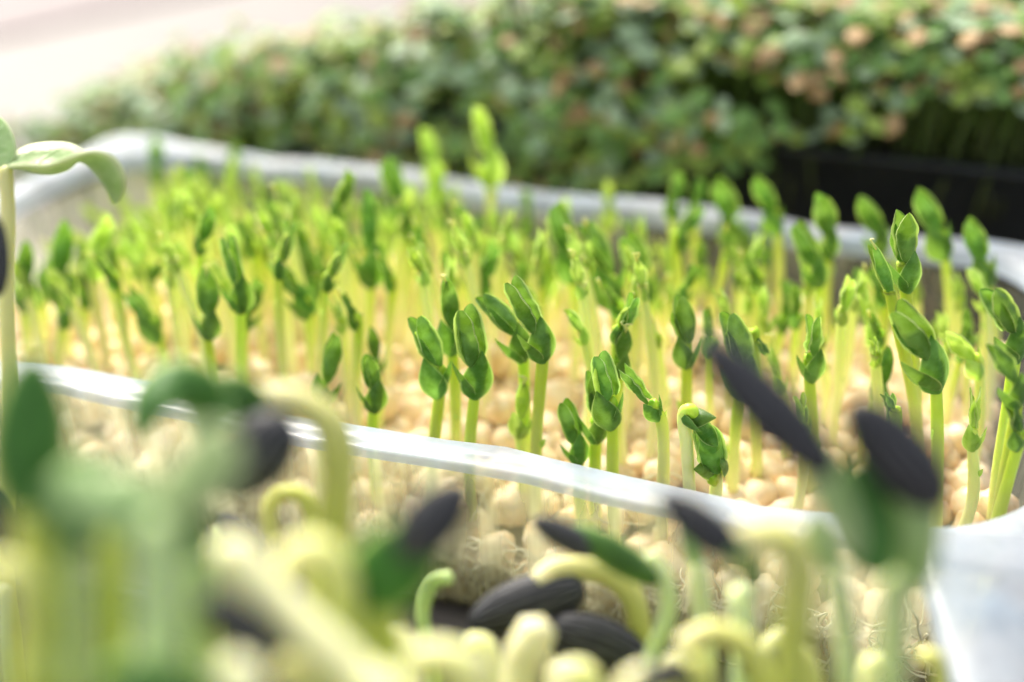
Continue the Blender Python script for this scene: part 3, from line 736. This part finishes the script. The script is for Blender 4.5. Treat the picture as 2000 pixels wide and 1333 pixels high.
# S5
o, b = sprout('short cream sunflower sprout with bulging tip at the bottom centre', [(1010, 1430, 205), (1022, 1300, 205), (1052, 1222, 205)], 46, SUN_PALE)
o, b = sprout('stubby cream sunflower sprout right beside the bulging-tipped one', [(1104, 1430, 200), (1100, 1305, 202)], 44, SUN_PALE)
o, b = sprout('low sunflower sprout carrying a big black pointed hull at bottom centre', [(1090, 1450, 236), (1080, 1330, 236), (1100, 1260, 236)], 26, SUN_STEM)
hull(o, b, (1072, 1226, 228), (1266, 1300, 230), 118, 229)
# S6
o, b = sprout('blurred sunflower sprout with dark leaf and hull pointing up right', [(742, 1420, 158), (748, 1280, 158), (735, 1180, 158), (705, 1150, 158)], 44, SUN_STEM, c1=.6)
ca = coty(o, b, (672, 1205, 156), (865, 1010, 154), 165, 156, SUN_LEAF, bend=.35, roll=.1, cup=.5)
hull(ca, b, (785, 1085, 152), (915, 940, 150), 118, 151)
# S7
o, b = sprout('blurred sunflower sprout hooked over at left centre with black hull', [(640, 1300, 185), (648, 1060, 185), (660, 920, 185), (645, 830, 185), (580, 785, 185), (500, 780, 185)], 40, SUN_STEM, c1=1.)
hull(o, b, (560, 815, 178), (440, 965, 178), 135, 178)
arch_leaf(o, b, [(520, 790, 182), (450, 775, 178), (410, 810, 175), (400, 870, 174)], 105, SUN_LEAF, Vector((0, -.8, .5)))
arch_leaf(o, b, [(430, 800, 176), (390, 762, 174), (335, 752, 172), (290, 790, 170), (270, 860, 170)], 110, SUN_LEAF, Vector((0, -.75, .6)))
# S8
o, b = sprout('very blurred near sunflower sprout with pale curved leaves at lower left', [(310, 1420, 132), (315, 1200, 132), (305, 1020, 132)], 62, SUN_GREEN, c1=.6)
arch_leaf(o, b, [(300, 1030, 131), (340, 960, 131), (400, 900, 131), (420, 830, 133)], 150, SUN_LEAF_PALE, Vector((-.4, -.4, .9)))
arch_leaf(o, b, [(310, 1030, 131), (250, 985, 130), (180, 970, 129), (120, 920, 129)], 130, SUN_LEAF_PALE, Vector((.2, -.8, .6)))
# S8b
o, b = sprout('blurred sunflower sprout with upright dark leaf at the left edge', [(60, 1420, 145), (66, 1200, 145), (60, 1000, 145)], 40, SUN_STEM, c1=.5)
coty(o, b, (56, 1010, 144), (62, 690, 146), 165, 145, SUN_LEAF, bend=.4, roll=.3, cup=.4)
coty(o, b, (70, 1020, 142), (210, 890, 141), 110, 142, SUN_LEAF, bend=.6, roll=-.3, cup=.4)
# S9
o, b = sprout('thick cream sunflower sprout lying diagonally at lower left', [(800, 1440, 146), (690, 1320, 146), (560, 1200, 147), (440, 1075, 148)], 58, SUN_PALE, c0=.4)
# S10
o, b = sprout('small yellow hooked sunflower sprout against the tray wall at left', [(625, 1300, 222), (618, 1080, 222), (602, 985, 222), (560, 962, 222), (526, 990, 222), (530, 1050, 222)], 19, SUN_STEM, c0=.2, c1=.75)
o, b = sprout('sunflower sprout with striped hull close to the tray wall at left', [(440, 1320, 240), (425, 1120, 240), (432, 1030, 240)], 16, SUN_GREEN)
hull(o, b, (428, 1012, 238), (520, 1075, 238), 46, 238)
o, b = sprout('low sunflower sprout with dark tilted hull at lower left', [(440, 1440, 170), (420, 1290, 170), (410, 1200, 170)], 26, SUN_STEM)
hull(o, b, (392, 1172, 140), (560, 1275, 140), 84, 140)
# S11
o, b = sprout('cream sunflower sprout with knobbly bent top below the left hook', [(700, 1420, 152), (672, 1230, 152), (660, 1120, 152), (612, 1078, 152), (556, 1102, 152)], 42, SUN_STEM, c1=1.)
# S12
o, b = sprout('round-topped cream sunflower sprout at the lower left bottom edge', [(470, 1460, 132), (462, 1300, 132)], 56, SUN_PALE)
o, b = sprout('cream sunflower sprout bent flat along the bottom edge left of centre', [(950, 1440, 160), (915, 1310, 160), (850, 1280, 160), (775, 1315, 160)], 38, SUN_PALE)
o, b = sprout('cream sunflower sprout arching low at the bottom right of centre', [(1500, 1420, 190), (1470, 1285, 190), (1400, 1235, 190), (1330, 1262, 190)], 30, SUN_STEM, c1=1.)
hull(o, b, (1325, 1300, 180), (1420, 1370, 180), 80, 180)
o, b = sprout('pale sunflower stalk in front of the tray wall, left of bottom centre', [(862, 1420, 240), (842, 1290, 240), (826, 1200, 240), (846, 1140, 240), (880, 1128, 240)], 17, SUN_GREEN, c1=.5)
o, b = sprout('light green sunflower stalk below the grey hooked hull', [(1395, 1420, 215), (1378, 1260, 215), (1362, 1100, 215)], 22, SUN_GREEN)
coty(o, b, (1362, 1110, 214), (1330, 1010, 214), 40, 214, SUN_LEAF_PALE, bend=.3, roll=.6)
o, b = sprout('wide pale green sunflower stalk left of the hooked stem', [(1455, 1420, 205), (1452, 1280, 205), (1446, 1150, 205)], 28, SUN_GREEN)
o, b = sprout('faint pale green sunflower stalk between hooked stem and large sprout', [(1655, 1420, 190), (1650, 1230, 190), (1630, 1110, 190)], 26, SUN_GREEN)
coty(o, b, (1630, 1120, 189), (1580, 1010, 189), 60, 189, SUN_LEAF_PALE, bend=.3, roll=.6)
o, b = sprout('olive sunflower stalk at the bottom edge under the diagonal cream one', [(640, 1450, 190), (622, 1320, 190), (592, 1262, 190), (560, 1262, 190)], 30, SUN_STEM)
o, b = sprout('cream sunflower stub at the bottom edge beside the black pointed hull', [(1215, 1450, 170), (1225, 1345, 170), (1268, 1312, 170)], 28, SUN_PALE)
for k, (u, v, d, rr) in enumerate([(590, 1305, 150, 34), (700, 1270, 175, 30), (800, 1240, 200, 26), (905, 1300, 150, 36), (965, 1250, 215, 22), (1160, 1310, 180, 30), (1300, 1290, 205, 26), (1375, 1300, 170, 34), (1500, 1240, 215, 24), (1590, 1275, 200, 26), (1690, 1290, 205, 24), (1840, 1280, 200, 20)]):
    sx = random.choice((-1, 1)); t = random.uniform(25, 55)
    o, b = sprout('low blurred cream sprout stub in the tangle along the bottom edge', [(u + sx * 10, 1450, d), (u, v + 70, d), (u - sx * t * .3, v + 10, d), (u - sx * t, v + 4, d)], rr, (SUN_PALE, SUN_STEM)[k % 2], c0=.2, c1=random.uniform(.6, 1), group='cream stubs along the bottom edge')
    if k in (2, 7, 9): hull(o, b, (u - sx * t * .7, v - 2, d - 3), (u - sx * (t + 95), v + 40, d - 3), 52, d)
# S13
o, b = sprout('yellow sunflower sprout bent over at the lower left corner', [(60, 1440, 140), (62, 1240, 140), (40, 1125, 140), (-20, 1110, 140)], 34, SUN_STEM, c0=.2, c1=.8)
o, b = sprout('low sunflower sprout with dark leaf at the bottom edge, lower left', [(330, 1470, 128), (335, 1400, 128)], 30, SUN_GREEN)
coty(o, b, (450, 1390, 127), (190, 1310, 127), 120, 127, SUN_LEAF, bend=.5, roll=.2)
for k, (u, d, r, top) in enumerate([(165, 138, 34, 1080), (225, 150, 30, 1040), (395, 145, 30, 1090), (110, 155, 30, 1060)]):
    o, b = sprout(['yellowish sunflower stem in the lower left, leftmost of the blurred stalks', 'sunflower stalk behind the near pale-leaved sprout at lower left', 'blurred sunflower stalk right of the near pale-leaved stalk', 'dim sunflower stalk behind the upright dark leaf at left'][[3, 1, 2, 0][k] if False else k], [(u + 8, 1430, d), (u, 1250, d), (u - 6, top, d)], r, (SUN_GREEN, SUN_STEM, SUN_GREEN, SUN_GREEN)[k], c1=.4)
    coty(o, b, (u - 6, top + 10, d - 1), (u + (60 if k % 2 else -50), top - 110, d), 90, d, SUN_LEAF if k != 1 else SUN_LEAF_PALE, bend=.4, roll=.3)
# S14: tall sprout on the left, nearly in focus
o, b = sprout('tall sunflower sprout with one leaf arching right at the left edge', [(10, 1100, 262), (18, 800, 262), (14, 560, 262), (16, 420, 262), (10, 330, 262)], 17, SUN_PALE, c0=.1, c1=.55)
far = spline([DS(*p) for p in [(10, 324, 262), (38, 292, 266), (88, 279, 268), (138, 281, 267), (168, 300, 265), (190, 334, 263), (208, 364, 261), (218, 386, 259), (226, 398, 258)]], 3)
near = spline([DS(*p) for p in [(14, 326, 261), (48, 322, 257), (95, 322, 254), (140, 306, 253), (185, 295, 253), (226, 311, 254), (246, 350, 255), (240, 384, 257), (226, 398, 258)]], 3)
mb = MB(); V = []; Cc = []; nw = 8
for i, (p, q) in enumerate(zip(far, near)):
    s_ = i / (len(far) - 1); t_ = (far[min(i + 1, len(far) - 1)] - far[max(0, i - 1)]).normalized(); nrm = (q - p).cross(t_); nrm = nrm.normalized() if nrm.length > 1e-6 else Vector((0, 0, 1))
    for j in range(nw + 1):
        x = j / nw; V.append(p.lerp(q, x) - nrm * (q - p).length * .22 * 4 * x * (1 - x)); Cc.append((s_, abs(2 * x - 1) ** 3, .5))
nn = nw + 1
mb.add(V, [(i * nn + j, (i + 1) * nn + j, (i + 1) * nn + j + 1, i * nn + j + 1) for i in range(len(far) - 1) for j in range(nw)], Cc)
lf = mb.build('cotyledon', SUN_LEAF_PALE, o, b); md = lf.modifiers.new('thick', 'SOLIDIFY'); md.thickness = .0006; md.offset = 0
arch_leaf(o, b, [(8, 325, 262), (0, 290, 263), (-12, 250, 264), (-30, 215, 266)], 60, SUN_LEAF_PALE, Vector((.3, -.9, .2)))
o, b = sprout('dark sunflower hull on a stalk cut by the left edge', [(-40, 1100, 240), (-20, 800, 240), (-14, 580, 240)], 14, SUN_GREEN)
hull(o, b, (-6, 580, 238), (-10, 420, 238), 48, 238)
o, b = sprout('sunflower sprout with dark hull low at the left edge', [(10, 1300, 235), (5, 1150, 235)], 15, SUN_GREEN)
hull(o, b, (30, 1100, 235), (-20, 950, 235), 52, 235)

# ------------------------------------------------------------------ background tray of microgreens
BA0, BA1, BB0, BB1 = -235, 160, 402, 462
bt = empty('black_tray', AB(-40, 432, 0)); BO = AB(-40, 432, 0)
tag(bt, 'black plastic tray behind, overgrown with dense green microgreens', 'tray')
bridge([rrect(BA0 + 6, BA1 - 6, BB0 + 6, BB1 - 6, 12, .5), rrect(BA0 + 1.5, BA1 - 1.5, BB0 + 1.5, BB1 - 1.5, 12, 57), rrect(BA0 - 2, BA1 + 2, BB0 - 2, BB1 + 2, 12, 58), rrect(BA0 - 2, BA1 + 2, BB0 - 2, BB1 + 2, 12, 60),
        rrect(BA0 + 2, BA1 - 2, BB0 + 2, BB1 - 2, 11, 60), rrect(BA0 + 3, BA1 - 3, BB0 + 3, BB1 - 3, 11, 54)]).build('pan', BLACKP, bt, BO)
tag(bridge([rrect(BA0 + 3.5, BA1 - 3.5, BB0 + 3.5, BB1 - 3.5, 11, 55), rrect(BA0 + 9, BA1 - 9, BB0 + 9, BB1 - 9, 11, 60), rrect(BA0 + 25, BA1 - 25, BB0 + 25, BB1 - 25, 4, 62)], mwarp, 'last').build('microgreen_soil', SOIL), 'dark soil in the black background tray', 'soil', kind='stuff')
MG = [leaf_mat('microgreen_leaf_%d' % i, *c, tfac=.42, rough=.4, vein=.1, spec=.45) for i, c in enumerate([
    ((.16, .36, .07), (.28, .48, .14), (.40, .58, .22), (.5, .72, .08)),
    ((.32, .48, .27), (.50, .64, .44), (.60, .72, .52), (.5, .75, .2)),
    ((.26, .42, .05), (.42, .55, .12), (.54, .64, .20), (.62, .75, .06))])]
MGS = stem_mat('microgreen_stem', [(0., (.035, .04, .014)), (1., (.08, .14, .025))], scale=.001, sss=0)  # shade below the leaves put into the stem colour, darkest at the foot
mgm = []
for k in range(12):
    mb = MB(); h = random.uniform(44, 54); top = Vector((random.uniform(-3, 3), random.uniform(-3, 3), h))
    tube(mb, spline([Vector((0, 0, 0)), Vector((random.uniform(-2, 2), random.uniform(-2, 2), h * .5)), top], 4), .65, 5, m=1)
    for s in range(2):
        ang = random.uniform(0, 6.28) if s == 0 else ang + math.pi + random.uniform(-.5, .5)
        dr = Vector((math.cos(ang), math.sin(ang), random.uniform(.05, .7)))
        blade(mb, frame_to(top, dr, Vector((0, 0, 1)), random.uniform(-.3, .3)), random.uniform(4.6, 7.6), random.uniform(4.2, 6.4), cup=.45, bend=random.uniform(.2, .9), k=1.25, e=.6, nl=6, nw=4, rnd=random.random(), m=2 if (k % 6 == 1 and s == 0) else 0)
    if k % 4 == 0:
        for q in range(1):
            p = top + Vector((random.uniform(-2, 2), random.uniform(-2, 2), random.uniform(0, 2)))
            tube(mb, [p, p + Vector((1.4, .4, .5)), p + Vector((2.8, .5, .4))], lambda s: 1.7 * (.55 + .45 * math.sin(math.pi * s)), 6, m=2)
    mgm.append((mb, [mb.mesh('microgreen', [MG[j], MGS, BROWN]) for j in range(3)]))
def canopy(a, b):
    # height of the leaf tops above the table
    h = 36 + 60 * min(1, max(0, (a + 340) / 190))
    h += 5 * noise.noise(Vector((a * .03, b * .03, 1))) + 4 * noise.noise(Vector((a * .09, b * .09, 4)))
    edge = max(0, (BB0 + 14 - b) / 22)
    return h - 10 * edge * edge
plants = []
SIL = [(-200, 330), (60, 232), (200, 165), (400, 92), (600, 60), (900, 0), (1100, -60), (2300, -400)]
def sil(u):
    for (u0, v0), (u1, v1) in zip(SIL, SIL[1:]):
        if u0 <= u <= u1: return v0 + (v1 - v0) * (u - u0) / (u1 - u0)
    return -400
for i in range(4200):
    a = random.uniform(BA0 - 108, BA1 - 10); b = random.uniform(BB0 + 3, BB1 - 4) if random.random() < .8 else random.uniform(BB0 + 3, BB0 + 25)
    hang = 0; front = False; lean = random.uniform(-.1, .35)
    if a < random.gauss(-72, 20) and random.random() < .2:                     # greens spilling over the front edge on the left
        b = BB0 - random.uniform(2, 12); front = True; lean = random.uniform(.5, 1.1)
    elif random.random() < .14: b = BB0 + random.uniform(-5, 4); hang = random.uniform(2, 24 if a < -85 else 7); lean = random.uniform(.4, .8)
    z = canopy(a, b) - hang - (random.uniform(4, 26) if random.random() < .35 and (a < -90 or b > BB0 + 22) else 0)
    if front: z = random.uniform(26 + max(0, (a + 150) * .42), 72) if a > -270 else random.uniform(18, 48)
    p = AB(a, b, z); u, v, d = project(p)
    if not (-120 < u < 2130 and v > -230): continue
    if v < sil(u) + random.gauss(14, 9): continue             # the heap of greens falls away to the left and the back
    plants.append((d, p, front, v, lean))
plants.sort(key=lambda t: (t[3] < -15 or not -15 < project(t[1])[0] < 2015, random.random()))
GL = 'small blurred green microgreen in the overgrown tray behind'
mbr = [MB() for _ in range(1)]
for k, (d, p, front, v, lean) in enumerate(plants):
    i = random.randrange(12); j = random.choices((0, 1, 2), (4, 4, 4))[0]
    R = Matrix.Rotation(ANG, 3, 'Z') @ Matrix.Rotation(lean, 3, 'X') @ Matrix.Rotation(random.uniform(-.25, .25), 3, 'Y') @ Matrix.Rotation(random.uniform(0, 6.28), 3, 'Z')
    s = random.uniform(.8, 1.25)
    if ab(p)[0] < BA0 + 8 or front: s *= max(.45, min(1, p.z / 52))
    root = p - R @ Vector((0, 0, 48)) * s
    if k < 300:
        o = bpy.data.objects.new('microgreen', mgm[i][1][j]); col.objects.link(o)
        o.matrix_world = Matrix.LocRotScale(root * MM, R.to_quaternion(), Vector((s, s, s)))
        u_ = project(p)[0]; zn = ['far left', 'left', 'centre left', 'centre right', 'right', 'far right'][max(0, min(5, int(u_ / 334)))]
        tone = ('mid green', 'pale mint', 'yellowish green')[j] + (' and brown' if i % 6 == 1 or i % 4 == 0 else '')
        if front: tag(o, '%s microgreen spilling over the background tray edge, %s' % (tone, zn), 'microgreen', '%s microgreens spilling over, %s' % (tone, zn))
        else: tag(o, '%s microgreen in the leafy top of background tray, %s' % (tone, zn), 'microgreen', '%s microgreens of the leafy top, %s' % (tone, zn))
    else:
        src = mgm[i][0]; n = len(mbr[0].v); mbr[0].v += [tuple(root + R @ Vector(x) * s) for x in src.v]; mbr[0].f += [tuple(q + n for q in f) for f in src.f]
        mbr[0].c += src.c; mbr[0].mi += [(j if m_ == 0 else m_ + 2) for m_ in src.mi]
tag(mbr[0].build('microgreen_mass', MG + [MGS, BROWN]), 'dense mass of green microgreens in the overgrown tray behind', 'microgreens', kind='stuff')
